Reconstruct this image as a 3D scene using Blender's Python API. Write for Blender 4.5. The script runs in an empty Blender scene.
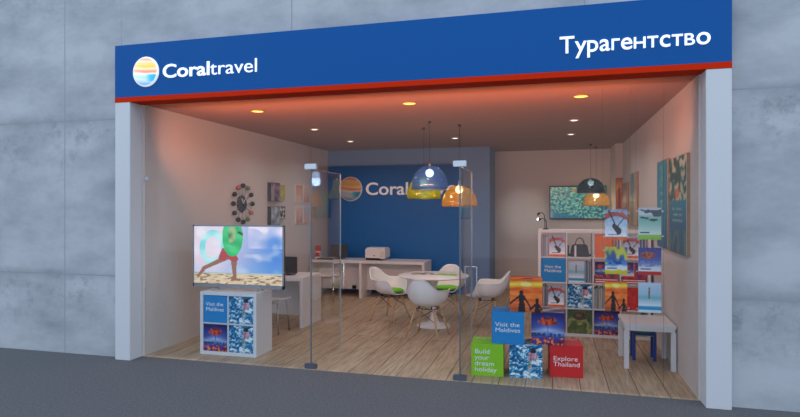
import bpy, bmesh, math, random
from mathutils import Vector, Matrix, noise
PI = math.pi
sc = bpy.context.scene
COL = sc.collection
random.seed(4)

# ------------------------------------------------------------------ colour and materials
def lin(c):
    c = c / 255.0
    return c / 12.92 if c <= 0.04045 else ((c + 0.055) / 1.055) ** 2.4
def S(r, g, b): return (lin(r), lin(g), lin(b), 1.0)

def new_mat(name):
    m = bpy.data.materials.new(name); m.use_nodes = True
    nt = m.node_tree
    return m, nt, nt.nodes['Principled BSDF']

def plain(name, rgb, rough=0.6, metal=0.0, bump=0.0, scale=60.0, vary=0.04, emit=None, es=0.0, spec=0.5):
    m, nt, p = new_mat(name)
    p.inputs['Roughness'].default_value = rough
    p.inputs['Metallic'].default_value = metal
    p.inputs['Specular IOR Level'].default_value = spec
    tc = nt.nodes.new('ShaderNodeTexCoord')
    n = nt.nodes.new('ShaderNodeTexNoise'); n.inputs['Scale'].default_value = scale; n.inputs['Detail'].default_value = 3
    nt.links.new(tc.outputs['Object'], n.inputs['Vector'])
    r = nt.nodes.new('ShaderNodeValToRGB')
    c = S(*rgb)
    r.color_ramp.elements[0].color = tuple(x * (1 - vary) for x in c[:3]) + (1,)
    r.color_ramp.elements[1].color = tuple(min(1, x * (1 + vary)) for x in c[:3]) + (1,)
    r.color_ramp.elements[0].position = .35; r.color_ramp.elements[1].position = .65
    nt.links.new(n.outputs['Fac'], r.inputs['Fac'])
    nt.links.new(r.outputs['Color'], p.inputs['Base Color'])
    if bump:
        b = nt.nodes.new('ShaderNodeBump'); b.inputs['Strength'].default_value = bump; b.inputs['Distance'].default_value = .005
        nt.links.new(n.outputs['Fac'], b.inputs['Height']); nt.links.new(b.outputs['Normal'], p.inputs['Normal'])
    if emit:
        p.inputs['Emission Color'].default_value = S(*emit); p.inputs['Emission Strength'].default_value = es
    return m

def painted(name, rough=0.45, es=0.0, spec=0.4):
    m, nt, p = new_mat(name)
    a = nt.nodes.new('ShaderNodeVertexColor'); a.layer_name = 'Col'
    p.inputs['Roughness'].default_value = rough; p.inputs['Specular IOR Level'].default_value = spec
    if es:
        p.inputs['Base Color'].default_value = (.01, .01, .01, 1)
        nt.links.new(a.outputs['Color'], p.inputs['Emission Color']); p.inputs['Emission Strength'].default_value = es
    else:
        nt.links.new(a.outputs['Color'], p.inputs['Base Color'])
    return m

def glassy(name, tint, gloss=0.06, rough=0.0, body=0.0, bodycol=(200, 220, 220), fres=.5):
    m = bpy.data.materials.new(name); m.use_nodes = True
    nt = m.node_tree; nt.nodes.clear()
    out = nt.nodes.new('ShaderNodeOutputMaterial')
    t = nt.nodes.new('ShaderNodeBsdfTransparent'); t.inputs['Color'].default_value = tint
    g = nt.nodes.new('ShaderNodeBsdfGlossy'); g.inputs['Roughness'].default_value = rough
    fr = nt.nodes.new('ShaderNodeFresnel'); fr.inputs['IOR'].default_value = 1.3
    ml = nt.nodes.new('ShaderNodeMath'); ml.operation = 'MULTIPLY_ADD'
    ml.inputs[1].default_value = fres; ml.inputs[2].default_value = gloss; ml.use_clamp = True
    nt.links.new(fr.outputs['Fac'], ml.inputs[0])
    mx = nt.nodes.new('ShaderNodeMixShader'); nt.links.new(ml.outputs[0], mx.inputs['Fac'])
    nt.links.new(g.outputs[0], mx.inputs[2])
    if body:
        d = nt.nodes.new('ShaderNodeBsdfDiffuse'); d.inputs['Color'].default_value = S(*bodycol)
        tl = nt.nodes.new('ShaderNodeBsdfTranslucent'); tl.inputs['Color'].default_value = S(*bodycol)
        dm = nt.nodes.new('ShaderNodeMixShader'); dm.inputs['Fac'].default_value = .5
        nt.links.new(d.outputs[0], dm.inputs[1]); nt.links.new(tl.outputs[0], dm.inputs[2])
        m2 = nt.nodes.new('ShaderNodeMixShader'); m2.inputs['Fac'].default_value = body
        nt.links.new(t.outputs[0], m2.inputs[1]); nt.links.new(dm.outputs[0], m2.inputs[2])
        nt.links.new(m2.outputs[0], mx.inputs[1])
    else:
        nt.links.new(t.outputs[0], mx.inputs[1])
    nt.links.new(mx.outputs[0], out.inputs[0])
    return m

def concrete():
    m, nt, p = new_mat('concrete')
    N = nt.nodes; L = nt.links
    tc = N.new('ShaderNodeTexCoord')
    p.inputs['Roughness'].default_value = .85; p.inputs['Specular IOR Level'].default_value = .2
    big = N.new('ShaderNodeTexNoise'); big.inputs['Scale'].default_value = 1.1; big.inputs['Detail'].default_value = 8; big.inputs['Roughness'].default_value = .62
    mp = N.new('ShaderNodeMapping'); mp.inputs['Scale'].default_value = (1, 1, 1.9)
    L.new(tc.outputs['Object'], mp.inputs['Vector']); L.new(mp.outputs[0], big.inputs['Vector'])
    r = N.new('ShaderNodeValToRGB'); e = r.color_ramp.elements
    e[0].position = .3; e[0].color = S(150, 156, 163); e[1].position = .62; e[1].color = S(186, 190, 195)
    L.new(big.outputs['Fac'], r.inputs['Fac'])
    # stains lying just under each horizontal formwork joint
    sep = N.new('ShaderNodeSeparateXYZ'); L.new(tc.outputs['Object'], sep.inputs[0])
    def math_(op, a, b=None, c=None):
        n = N.new('ShaderNodeMath'); n.operation = op
        for i, v in enumerate((a, b, c)):
            if v is None: continue
            if isinstance(v, (int, float)): n.inputs[i].default_value = v
            else: L.new(v, n.inputs[i])
        return n.outputs[0]
    wob = N.new('ShaderNodeTexNoise'); wob.inputs['Scale'].default_value = 2.2; wob.inputs['Detail'].default_value = 6
    L.new(tc.outputs['Object'], wob.inputs['Vector'])
    zz = math_('DIVIDE', math_('SUBTRACT', sep.outputs['Z'], .96), 1.86)
    fz = math_('FRACT', zz)
    jz = math_('LESS_THAN', math_('ABSOLUTE', math_('SUBTRACT', fz, .5)), .4965)   # 0 on joint
    xx = math_('DIVIDE', math_('SUBTRACT', sep.outputs['X'], -5.75), 3.02)
    jx = math_('LESS_THAN', math_('ABSOLUTE', math_('SUBTRACT', math_('FRACT', xx), .5)), .4978)
    joint = math_('MULTIPLY', jz, jx)
    st = math_('GREATER_THAN', math_('ADD', fz, math_('MULTIPLY', math_('SUBTRACT', wob.outputs['Fac'], .5), .5)), .93)
    fine = N.new('ShaderNodeTexNoise'); fine.inputs['Scale'].default_value = 7; fine.inputs['Detail'].default_value = 8; fine.inputs['Roughness'].default_value = .7
    L.new(tc.outputs['Object'], fine.inputs['Vector'])
    sm = N.new('ShaderNodeMapRange'); sm.inputs['From Min'].default_value = .5; sm.inputs['From Max'].default_value = .64; sm.inputs['To Max'].default_value = .38
    L.new(fine.outputs['Fac'], sm.inputs['Value'])
    band = N.new('ShaderNodeMapRange'); band.inputs['From Min'].default_value = .62; band.inputs['From Max'].default_value = .97; band.inputs['To Min'].default_value = 0
    L.new(math_('ADD', fz, math_('MULTIPLY', math_('SUBTRACT', wob.outputs['Fac'], .5), .6)), band.inputs['Value'])
    near = N.new('ShaderNodeMapRange'); near.inputs['From Min'].default_value = .455; near.inputs['From Max'].default_value = .497; near.inputs['To Max'].default_value = .42
    L.new(math_('ADD', math_('ABSOLUTE', math_('SUBTRACT', fz, .5)), math_('MULTIPLY', math_('SUBTRACT', wob.outputs['Fac'], .5), .07)), near.inputs['Value'])
    stain = math_('MAXIMUM', math_('MULTIPLY', sm.outputs[0], band.outputs[0]), math_('MULTIPLY', near.outputs[0], math_('ADD', math_('MULTIPLY', fine.outputs['Fac'], 1.5), -.15)))
    m1 = N.new('ShaderNodeMix'); m1.data_type = 'RGBA'; m1.inputs[7].default_value = S(98, 104, 112)
    L.new(stain, m1.inputs[0]); L.new(r.outputs['Color'], m1.inputs[6])
    m2 = N.new('ShaderNodeMix'); m2.data_type = 'RGBA'; m2.inputs[6].default_value = S(150, 155, 161)
    L.new(joint, m2.inputs[0]); L.new(m1.outputs[2], m2.inputs[7])
    L.new(m2.outputs[2], p.inputs['Base Color'])
    b = N.new('ShaderNodeBump'); b.inputs['Strength'].default_value = .25; b.inputs['Distance'].default_value = .01
    L.new(fine.outputs['Fac'], b.inputs['Height']); L.new(b.outputs['Normal'], p.inputs['Normal'])
    return m

def wood_floor():
    m, nt, p = new_mat('oak_planks'); N = nt.nodes; L = nt.links
    tc = N.new('ShaderNodeTexCoord')
    mp = N.new('ShaderNodeMapping'); mp.inputs['Rotation'].default_value = (0, 0, PI / 2)
    L.new(tc.outputs['Object'], mp.inputs['Vector'])
    br = N.new('ShaderNodeTexBrick'); br.offset = .37; br.inputs['Scale'].default_value = 1
    br.inputs['Brick Width'].default_value = 5.2; br.inputs['Row Height'].default_value = .265
    br.inputs['Mortar Size'].default_value = .0045; br.inputs['Mortar Smooth'].default_value = .1
    br.inputs['Color1'].default_value = S(204, 184, 156); br.inputs['Color2'].default_value = S(184, 162, 134)
    br.inputs['Mortar'].default_value = S(88, 68, 52)
    L.new(mp.outputs[0], br.inputs['Vector'])
    g = N.new('ShaderNodeTexNoise'); g.inputs['Scale'].default_value = 5; g.inputs['Detail'].default_value = 7; g.inputs['Roughness'].default_value = .65
    mg = N.new('ShaderNodeMapping'); mg.inputs['Scale'].default_value = (6.5, .5, 1)
    L.new(tc.outputs['Object'], mg.inputs['Vector']); L.new(mg.outputs[0], g.inputs['Vector'])
    r = N.new('ShaderNodeValToRGB'); e = r.color_ramp.elements
    e[0].position = .33; e[0].color = (.46, .42, .38, 1); e[1].position = .66; e[1].color = (1.12, 1.12, 1.12, 1)
    L.new(g.outputs['Fac'], r.inputs['Fac'])
    mx = N.new('ShaderNodeMix'); mx.data_type = 'RGBA'; mx.blend_type = 'MULTIPLY'; mx.inputs[0].default_value = .8
    L.new(br.outputs['Color'], mx.inputs[6]); L.new(r.outputs['Color'], mx.inputs[7])
    L.new(mx.outputs[2], p.inputs['Base Color'])
    p.inputs['Roughness'].default_value = .42; p.inputs['Specular IOR Level'].default_value = .3
    return m

def asphalt():
    m, nt, p = new_mat('asphalt'); N = nt.nodes; L = nt.links
    tc = N.new('ShaderNodeTexCoord')
    n = N.new('ShaderNodeTexNoise'); n.inputs['Scale'].default_value = 45; n.inputs['Detail'].default_value = 6; n.inputs['Roughness'].default_value = .8
    L.new(tc.outputs['Object'], n.inputs['Vector'])
    r = N.new('ShaderNodeValToRGB'); e = r.color_ramp.elements
    e[0].position = .3; e[0].color = S(78, 79, 82); e[1].position = .7; e[1].color = S(118, 119, 122)
    L.new(n.outputs['Fac'], r.inputs['Fac']); L.new(r.outputs['Color'], p.inputs['Base Color'])
    b = N.new('ShaderNodeBump'); b.inputs['Strength'].default_value = .5; b.inputs['Distance'].default_value = .01
    L.new(n.outputs['Fac'], b.inputs['Height']); L.new(b.outputs['Normal'], p.inputs['Normal'])
    p.inputs['Roughness'].default_value = .9; p.inputs['Specular IOR Level'].default_value = .2
    return m

M = dict(
    concrete=concrete(), floor=wood_floor(), asphalt=asphalt(),
    wall=plain('white_plaster', (206, 203, 200), .7, bump=.05, scale=25, vary=.02),
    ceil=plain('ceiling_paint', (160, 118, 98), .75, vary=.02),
    greywall=plain('blue_grey_wall', (104, 140, 188), .55, vary=.02),  # one even blue-grey over the whole bay wall
    bluewall=plain('deep_blue_panel', (4, 106, 182), .5, vary=.02),
    signblue=plain('sign_blue', (14, 86, 156), .45, vary=.02, spec=.12),
    signred=plain('sign_red', (205, 44, 4), .7, vary=.02, spec=.08),
    pillar=plain('pale_powder_coat', (205, 208, 212), .45, vary=.015),
    white=plain('white_laminate', (222, 223, 226), .4, vary=.015),
    shell=plain('white_plastic', (226, 229, 234), .3, vary=.01),
    steel=plain('brushed_steel', (185, 188, 192), .28, 1.0, vary=.03),
    chrome=plain('chrome', (215, 218, 222), .12, 1.0, vary=.01),
    patch=plain('satin_nickel_fitting', (205, 215, 225), .45, .3, vary=.01),
    darkpatch=plain('dark_steel_fitting', (96, 104, 118), .4, .5, vary=.02),
    black=plain('black_plastic', (22, 23, 26), .4, vary=.05),
    dark=plain('dark_grey_plastic', (58, 61, 68), .45, vary=.04),
    wood=plain('pale_beech', (196, 160, 120), .5, scale=20, vary=.1),
    frame=plain('oak_poster_frame', (165, 122, 86), .5, scale=20, vary=.1),
    green=plain('lime_felt', (118, 205, 30), .85, bump=.2, vary=.05),
    greenbox=plain('lime_green_card', (140, 205, 30), .45, vary=.01),
    bluebox=plain('sky_blue_card', (20, 135, 205), .45, vary=.01),
    redbox=plain('bright_red_card', (214, 30, 34), .45, vary=.01),
    kidblue=plain('blue_lacquer', (24, 62, 150), .4, vary=.03),
    letters=plain('lit_white_letters', (245, 248, 250), .4, vary=0, emit=(235, 245, 255), es=.55),
    inletters=plain('white_letters', (235, 235, 232), .5, vary=0, emit=(250, 252, 255), es=.12),  # faint glow added to brighten letters that are not lit themselves
    print_white=plain('printed_white_text', (240, 244, 246), .5, vary=0),
    red=plain('red_plastic', (190, 40, 44), .4, vary=.03),
    cable=plain('dark_wire', (70, 72, 78), .4, .6, vary=.02),
    bag=plain('charcoal_leather', (52, 55, 60), .5, bump=.3, vary=.1),
    print_=painted('printed_picture'), screen=painted('lit_screen', .2, es=1.0), screen_dim=painted('dim_lit_screen', .2, es=.45),
    globe=painted('globe_sign_face', .35), 
    glass=glassy('shop_glass', (.955, .965, .97, 1), .012, fres=.2),
    doorglass=glassy('door_glass', (.97, .98, .98, 1), .01, rough=.01, fres=.22),
    edge=plain('green_glass_edge', (150, 160, 162), .2, vary=.02),
    domeblue=glassy('blue_tinted_dome', (.56, .69, .88, 1), .04, body=.17, bodycol=(128, 162, 205)),
    domeyellow=glassy('yellow_tinted_dome', (.92, .9, .5, 1), .05, body=.2, bodycol=(205, 200, 60)),
    domeorange=glassy('amber_tinted_dome', (.96, .84, .64, 1), .04, body=.2, bodycol=(235, 175, 90)),
    domegrey=glassy('grey_tinted_dome', (.30, .36, .38, 1), .05, body=.2, bodycol=(90, 105, 110)),
    bulb=plain('lit_bulb', (255, 255, 250), .3, vary=0, emit=(255, 253, 245), es=5),
    lamp=plain('lit_downlight_lens', (255, 245, 230), .3, vary=0, emit=(255, 240, 215), es=3.0),
    lampy=plain('lit_yellow_downlight_lens', (255, 220, 120), .3, vary=0, emit=(255, 214, 96), es=2.2),
    hinge_edge=plain('dark_glass_edge', (96, 104, 112), .25, vary=.02),
    ring=plain('white_trim_ring', (215, 205, 195), .4, vary=.01),
    brass=plain('brass_trim_ring', (190, 140, 40), .35, .6, vary=.02),
)

# ------------------------------------------------------------------ mesh helpers
def xf(bm, vs, loc=(0, 0, 0), rot=(0, 0, 0)):
    mt = Matrix.Translation(loc) @ Matrix.Rotation(rot[2], 4, 'Z') @ Matrix.Rotation(rot[1], 4, 'Y') @ Matrix.Rotation(rot[0], 4, 'X')
    bmesh.ops.transform(bm, matrix=mt, verts=vs)

def box(bm, x0, x1, y0, y1, z0, z1, bev=0.0, seg=2, mat=0):
    r = bmesh.ops.create_cube(bm, size=1)
    vs = r['verts']
    for v in vs:
        v.co = Vector(((x0 + x1) / 2 + v.co.x * (x1 - x0), (y0 + y1) / 2 + v.co.y * (y1 - y0), (z0 + z1) / 2 + v.co.z * (z1 - z0)))
    fs = list({f for v in vs for f in v.link_faces})
    for f in fs: f.material_index = mat
    if bev:
        es = list({e for v in vs for e in v.link_edges})
        r2 = bmesh.ops.bevel(bm, geom=es, offset=bev, segments=seg, affect='EDGES')
        for f in r2['faces']: f.material_index = mat
        return [v for v in set(v for f in r2['faces'] for v in f.verts)]
    return vs

def tube(bm, pts, rad, n=8, mat=0, caps=True):
    pts = [Vector(p) for p in pts]
    rads = rad if isinstance(rad, (list, tuple)) else [rad] * len(pts)
    rings = []
    up = None
    for i, p in enumerate(pts):
        if i == 0: d = pts[1] - p
        elif i == len(pts) - 1: d = p - pts[i - 1]
        else: d = (pts[i + 1] - p).normalized() + (p - pts[i - 1]).normalized()
        d.normalize()
        if up is None:
            up = Vector((0, 0, 1)) if abs(d.z) < .9 else Vector((1, 0, 0))
        a = d.cross(up).normalized(); b = a.cross(d).normalized(); up = b
        rings.append([bm.verts.new(p + (a * math.cos(2 * PI * k / n) + b * math.sin(2 * PI * k / n)) * rads[i]) for k in range(n)])
    for r0, r1 in zip(rings, rings[1:]):
        for k in range(n):
            f = bm.faces.new((r0[k], r0[(k + 1) % n], r1[(k + 1) % n], r1[k])); f.material_index = mat; f.smooth = True
    if caps:
        bm.faces.new(rings[0]).material_index = mat
        bm.faces.new(list(reversed(rings[-1]))).material_index = mat

def lathe(bm, prof, n=32, c=(0, 0, 0), mat=0, axis='Z'):
    rings = []
    for r, z in prof:
        ring = []
        for k in range(n):
            a = 2 * PI * k / n
            if r < 1e-5 and ring: ring.append(ring[0]); continue
            x, y = r * math.cos(a), r * math.sin(a)
            if axis == 'Z': co = (c[0] + x, c[1] + y, c[2] + z)
            elif axis == 'Y': co = (c[0] + x, c[1] + z, c[2] + y)
            else: co = (c[0] + z, c[1] + x, c[2] + y)
            ring.append(bm.verts.new(co))
        rings.append(ring)
    for a, b in zip(rings, rings[1:]):
        for k in range(n):
            q = [a[k], a[(k + 1) % n], b[(k + 1) % n], b[k]]
            u = []
            for v in q:
                if v not in u: u.append(v)
            if len(u) >= 3:
                f = bm.faces.new(u); f.material_index = mat; f.smooth = True

def obj(name, bm, mats, parent=None, loc=None, rot=None, smooth=None):
    me = bpy.data.meshes.new(name)
    bmesh.ops.recalc_face_normals(bm, faces=bm.faces)
    bm.to_mesh(me); bm.free()
    for m in (mats if isinstance(mats, (list, tuple)) else [mats]): me.materials.append(m)
    o = bpy.data.objects.new(name, me); COL.objects.link(o)
    if parent: o.parent = parent
    if loc: o.location = loc
    if rot: o.rotation_euler = rot
    return o

def bxo(name, dims, m, parent=None, bev=0.0, loc=None, rot=None):
    bm = bmesh.new(); box(bm, *dims, bev=bev)
    return obj(name, bm, m, parent, loc, rot)

def tag(o, label, cat, group=None):
    o['label'] = label; o['category'] = cat
    if group: o['group'] = group
    return o
def thing(name, label, cat, loc=(0, 0, 0), rz=0.0, group=None):
    o = bpy.data.objects.new(name, None); COL.objects.link(o)
    o.location = loc; o.rotation_euler = (0, 0, rz); o.empty_display_size = .1
    return tag(o, label, cat, group)
def struct(o): o['kind'] = 'structure'; return o
KIDS = {}
def dup(root, loc, rz=0.0, label=None, group=None):
    def rec(o, par):
        c = o.copy(); COL.objects.link(c)
        if par: c.parent = par
        for ch in list(o.children): rec(ch, c)
        return c
    r = rec(root, None); r.location = loc; r.rotation_euler = (0, 0, rz)
    if label: r['label'] = label
    if group: r['group'] = group
    return r

# a box whose front, top and right faces carry printed pictures (fine grids with a printed colour per point)
def print_box(name, w, d, h, fn, parent=None, nx=40, nz=40, side=None, top=None, base=(235, 235, 232), mat=None, loc=None, rot=None):
    """x 0..w, y 0..d, z 0..h; front at y=0 facing -Y"""
    bm = bmesh.new(); lay = bm.verts.layers.float_color.new('Col')
    def grid(o, ux, uy, nx, ny, f):
        vs = []
        for j in range(ny + 1):
            for i in range(nx + 1):
                u, v = i / nx, j / ny
                q = bm.verts.new(Vector(o) + Vector(ux) * u + Vector(uy) * v)
                q[lay] = S(*[max(0, min(255, k)) for k in f(u, v)]); vs.append(q)
        for j in range(ny):
            for i in range(nx):
                a = j * (nx + 1) + i
                bm.faces.new((vs[a], vs[a + 1], vs[a + nx + 2], vs[a + nx + 1]))
    b = lambda u, v: base
    grid((0, 0, 0), (w, 0, 0), (0, 0, h), nx, nz, fn)
    if side == 'same': side = fn
    if top == 'same': top = fn
    s = side or b; t = top or b
    ns = 16 if side else 1; ntp = 16 if top else 1
    grid((w, 0, 0), (0, d, 0), (0, 0, h), ns, ns, s)
    grid((0, d, 0), (0, -d, 0), (0, 0, h), ns, ns, s)
    grid((w, d, 0), (-w, 0, 0), (0, 0, h), 1, 1, b)
    grid((0, 0, h), (w, 0, 0), (0, d, 0), ntp, ntp, t)
    grid((0, d, 0), (w, 0, 0), (0, -d, 0), 1, 1, b)
    me = bpy.data.meshes.new(name); bm.to_mesh(me); bm.free(); me.materials.append(mat or M['print_'])
    o = bpy.data.objects.new(name, me); COL.objects.link(o)
    if parent: o.parent = parent
    if loc: o.location = loc
    if rot: o.rotation_euler = rot
    return o

def text(name, body, m, parent, x0, x1, z0, y, cap=None, bold=0.0, depth=.002, size=None, line=1.0, loc=None, rot=None):
    """lettering in the XZ plane facing -Y, squeezed to run from x0 to x1, baseline z0, cap height cap"""
    c = bpy.data.curves.new('font_tmp', 'FONT'); c.body = body; c.size = 1; c.extrude = .05; c.offset = bold; c.space_line = line
    c.resolution_u = 6
    t = bpy.data.objects.new('font_tmp', c); COL.objects.link(t)
    bpy.context.view_layer.update()
    dg = bpy.context.evaluated_depsgraph_get()
    me = bpy.data.meshes.new_from_object(t.evaluated_get(dg))
    bpy.data.objects.remove(t); bpy.data.curves.remove(c)
    xs = [v.co.x for v in me.vertices]; ys = [v.co.y for v in me.vertices]
    mnx, mxx = min(xs), max(xs)
    sx = (x1 - x0) / (mxx - mnx); sy = (cap / .73) if cap else sx
    bm = bmesh.new(); bm.from_mesh(me); bpy.data.meshes.remove(me)
    for v in bm.verts:
        v.co = Vector((x0 + (v.co.x - mnx) * sx, y - depth * (v.co.z + .05) / .1, z0 + v.co.y * sy))
    return obj(name, bm, m, parent, loc, rot)

# ------------------------------------------------------------------ pictures (colour as a function of place on the sheet)
def mix(a, b, t):
    t = max(0, min(1, t)); return tuple(x + (y - x) * t for x, y in zip(a, b))
def nz(u, v, s, seed=0): return noise.noise(Vector((u * s, v * s, seed * 7.31)))
def ramp(stops, t):
    for (p0, c0), (p1, c1) in zip(stops, stops[1:]):
        if t <= p1: return mix(c0, c1, (t - p0) / (p1 - p0)) if t > p0 else c0
    return stops[-1][1]
def seg(u, v, a, b, ra, rb=None):
    rb = ra if rb is None else rb
    dx, dy = b[0] - a[0], b[1] - a[1]
    t = max(0, min(1, ((u - a[0]) * dx + (v - a[1]) * dy) / (dx * dx + dy * dy + 1e-9)))
    return math.hypot(u - a[0] - dx * t, v - a[1] - dy * t) < ra + (rb - ra) * t
def ell(u, v, cx, cy, rx, ry): return ((u - cx) / rx) ** 2 + ((v - cy) / ry) ** 2 < 1

def kids_sunset(u, v):
    if (ell(u, v, .36, .60, .062, .075) or seg(u, v, (.36, .48), (.37, .24), .088, .075) or seg(u, v, (.30, .48), (.12, .34), .032, .026) or seg(u, v, (.12, .34), (.0, .22), .026)
            or seg(u, v, (.43, .48), (.56, .28), .032, .026) or seg(u, v, (.56, .28), (.64, .12), .026) or seg(u, v, (.33, .22), (.31, 0), .055) or seg(u, v, (.42, .22), (.43, 0), .055)
            or ell(u, v, .84, .37, .055, .07) or seg(u, v, (.84, .28), (.84, .10), .05, .06) or seg(u, v, (.80, .24), (.63, .08), .03)
            or seg(u, v, (.88, .24), (1.0, .06), .03) or seg(u, v, (.8, .05), (.8, 0), .05) or seg(u, v, (.9, .05), (.9, 0), .05)):
        return (38, 22, 34)
    c = ramp([(0, (206, 96, 50)), (.3, (240, 112, 40)), (.55, (250, 132, 44)), (.72, (244, 96, 34)), (.80, (255, 186, 48)), (.88, (255, 226, 70)), (.95, (250, 150, 40)), (1, (214, 78, 30))], v)
    k = nz(u, v * 5, 3, 1)
    c = tuple(x + 34 * k for x in c)
    if ell(u, v, .5, .86, .17, .07): c = mix(c, (255, 246, 150), .8)
    return c
def kids_top(u, v):
    c = ramp([(0, (214, 92, 30)), (.5, (240, 130, 40)), (1, (150, 60, 30))], v + .25 * nz(u, v, 4, 3))
    if ell(u, v, .55, .35, .2, .14): c = (60, 34, 30)
    return c
def kids_side(u, v): return tuple(x * .9 for x in ramp([(0, (120, 60, 40)), (.5, (190, 90, 40)), (.8, (240, 150, 50)), (1, (200, 90, 40))], v + .15 * nz(u, v, 5, 4)))
def umbrella_dusk(u, v):
    c = ramp([(0, (40, 20, 56)), (.14, (84, 44, 96)), (.24, (60, 80, 160)), (.36, (110, 150, 214)), (.44, (196, 214, 240)), (.56, (90, 120, 214)), (.8, (48, 60, 168)), (1, (24, 24, 84))], v + .05 * nz(u, v, 3, 6))
    if v > .4: c = mix(c, (24, 22, 80), abs(u - .5) * .9)
    r2 = ((u - .5) / .28) ** 2 + ((v - .72) / .13) ** 2 + .8 * nz(u, v, 9, 4)
    if r2 < 1.2: c = mix(c, mix((226, 84, 44), (60, 20, 30), nz(u, v, 10, 2) * 2 + .35), (1.2 - r2) * 3)
    if seg(u, v, (.5, .6), (.5, .4), .009): c = (80, 50, 80)
    k = nz(u, v * .8, 13, 5)
    if v < .22 + .05 * nz(u, 0, 9, 3):
        if k > .26: c = (240, 150, 90)
        elif k > .05: c = (196, 60, 80)
        elif k < -.2: c = (60, 60, 150)
    elif v < .36 and k > .1: c = (50, 64, 120)
    return c
def umbrella_side(u, v): return ramp([(0, (60, 24, 60)), (.4, (84, 84, 160)), (1, (34, 30, 96))], v + .1 * nz(u, v, 5, 4))
def umbrella_top(u, v): return mix((40, 38, 96), (222, 210, 180), .5 + 1.2 * nz(u, v * 3, 2, 9))
def snorkel(u, v):
    wx, wy = .35 * nz(u, v, 4, 41), .35 * nz(u, v, 4, 42)
    k = nz(u * .8 + wx, v * 1.6 + wy, 8, 11) + .6 * nz(u + wy, v * 1.5 + wx, 18, 12)
    c = ramp([(-.6, (8, 60, 112)), (-.15, (16, 106, 164)), (.1, (34, 146, 196)), (.26, (110, 196, 222)), (.4, (240, 248, 250)), (.5, (250, 252, 252))], k)
    if ell(u, v, .72, .86, .13, .08) and nz(u, v, 9, 1) > -.25: c = (34, 36, 50)
    elif ell(u, v, .68 + wx * .3, .68, .16, .13) and k < .3: c = mix((240, 180, 196), (90, 70, 90), .3 + nz(u, v, 16, 3))
    elif seg(u, v, (.68, .55), (.60, .28), .05) and k < .2: c = mix((236, 190, 170), (60, 120, 150), .4 + nz(u, v, 14, 3))
    elif ell(u, v, .62, .40, .07, .06): c = (96, 140, 60)
    return c
def boat_cover(u, v):
    c = ramp([(0, (214, 96, 40)), (.12, (224, 116, 60)), (.125, (236, 240, 246)), (.24, (230, 236, 244)), (.6, (176, 200, 226)), (1, (140, 170, 206))], v)
    if .78 < v + .25 * (u - .5) ** 2 * 4 * .5 < .98 - .1 * u: c = (178, 72, 58)
    c = tuple(x + 22 * nz(u, v, 9, 51) for x in c)
    if seg(u, v, (.18, .95), (.48, .48), .045, .022) or seg(u, v, (.85, .72), (.56, .45), .02): c = (70, 44, 50)
    if seg(u, v, (.42, .46), (.62, .30), .09, .12): c = (58, 40, 46)
    if seg(u, v, (.75, .9), (.95, .75), .05): c = (196, 96, 76)
    if .17 < v < .2 and .15 < u < .6: c = (40, 60, 120)
    return c
def map_cover(u, v):
    c = ramp([(0, (216, 196, 40)), (.14, (222, 206, 50)), (.145, (232, 238, 240)), (.28, (226, 234, 240)), (.36, (90, 150, 210)), (.6, (50, 110, 190)), (.78, (120, 150, 80)), (1, (200, 190, 50))], v + .05 * nz(u, v, 4, 2))
    if v > .36:
        k = nz(u, v, 5, 21)
        if k > .18: c = (206, 200, 60)
        elif k < -.2: c = (40, 80, 150)
    if .2 < v < .23 and .1 < u < .55: c = (40, 60, 120)
    return c
def island_cover(u, v):
    c = ramp([(0, (140, 190, 60)), (.15, (150, 200, 70)), (.155, (222, 236, 226)), (.3, (190, 220, 206)), (.6, (130, 190, 176)), (.74, (150, 196, 190)), (.8, (210, 214, 216)), (1, (196, 202, 210))], v)
    if v > .72 + .22 * (1 - u) - .1 * nz(u, v, 5, 2) and v < .93 + .05 * nz(u, v, 6, 4): c = (84, 84, 90)
    if ell(u, v, .66, .62, .2, .04) or seg(u, v, (.1, .7), (.42, .66), .03): c = (66, 84, 80)
    if .2 < v < .24 and .08 < u < .5: c = (40, 70, 120)
    return c
def reef_cover(u, v):
    c = ramp([(0, (200, 46, 40)), (.14, (206, 52, 44)), (.145, (228, 232, 240)), (.28, (220, 226, 236)), (.5, (80, 96, 170)), (.7, (60, 66, 150)), (1, (50, 50, 130))], v)
    if ell(u, v, .42, .72, .32, .13): c = mix((206, 88, 44), (90, 50, 60), .4 + nz(u, v, 9, 6))
    if .3 < v < .52 and nz(u, v, 9, 8) > .05: c = (120, 140, 190)
    if .2 < v < .23 and .1 < u < .55: c = (40, 60, 120)
    return c
def beach_cover(u, v):
    c = ramp([(0, (214, 238, 246)), (.08, (206, 232, 244)), (.1, (40, 140, 196)), (.2, (60, 160, 210)), (.22, (232, 240, 246)), (.36, (190, 214, 226)), (.5, (120, 190, 206)), (.6, (170, 204, 226)), (1, (196, 214, 236))], v)
    if ell(u, v, .48, .80, .04, .04) or seg(u, v, (.48, .76), (.48, .5), .035, .045): c = (150, 120, 116)
    return c
def turtle_pic(u, v):
    k = math.hypot(u - .35, v - .1)
    c = ramp([(0, (110, 120, 60)), (.35, (70, 90, 50)), (.5, (160, 160, 90)), (.7, (50, 84, 60)), (.9, (84, 96, 50)), (1.3, (40, 60, 50))], k + .25 * nz(u, v, 4, 2))
    c = tuple(x + 26 * nz(u, v, 11, 52) for x in c)
    if ell(u, v, .5, .74, .27, .18): c = mix((50, 42, 40), (96, 80, 64), .5 + nz(u, v, 12, 9))
    if ell(u, v, .46, .76, .12, .08): c = (120, 92, 70)
    return c
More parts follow.
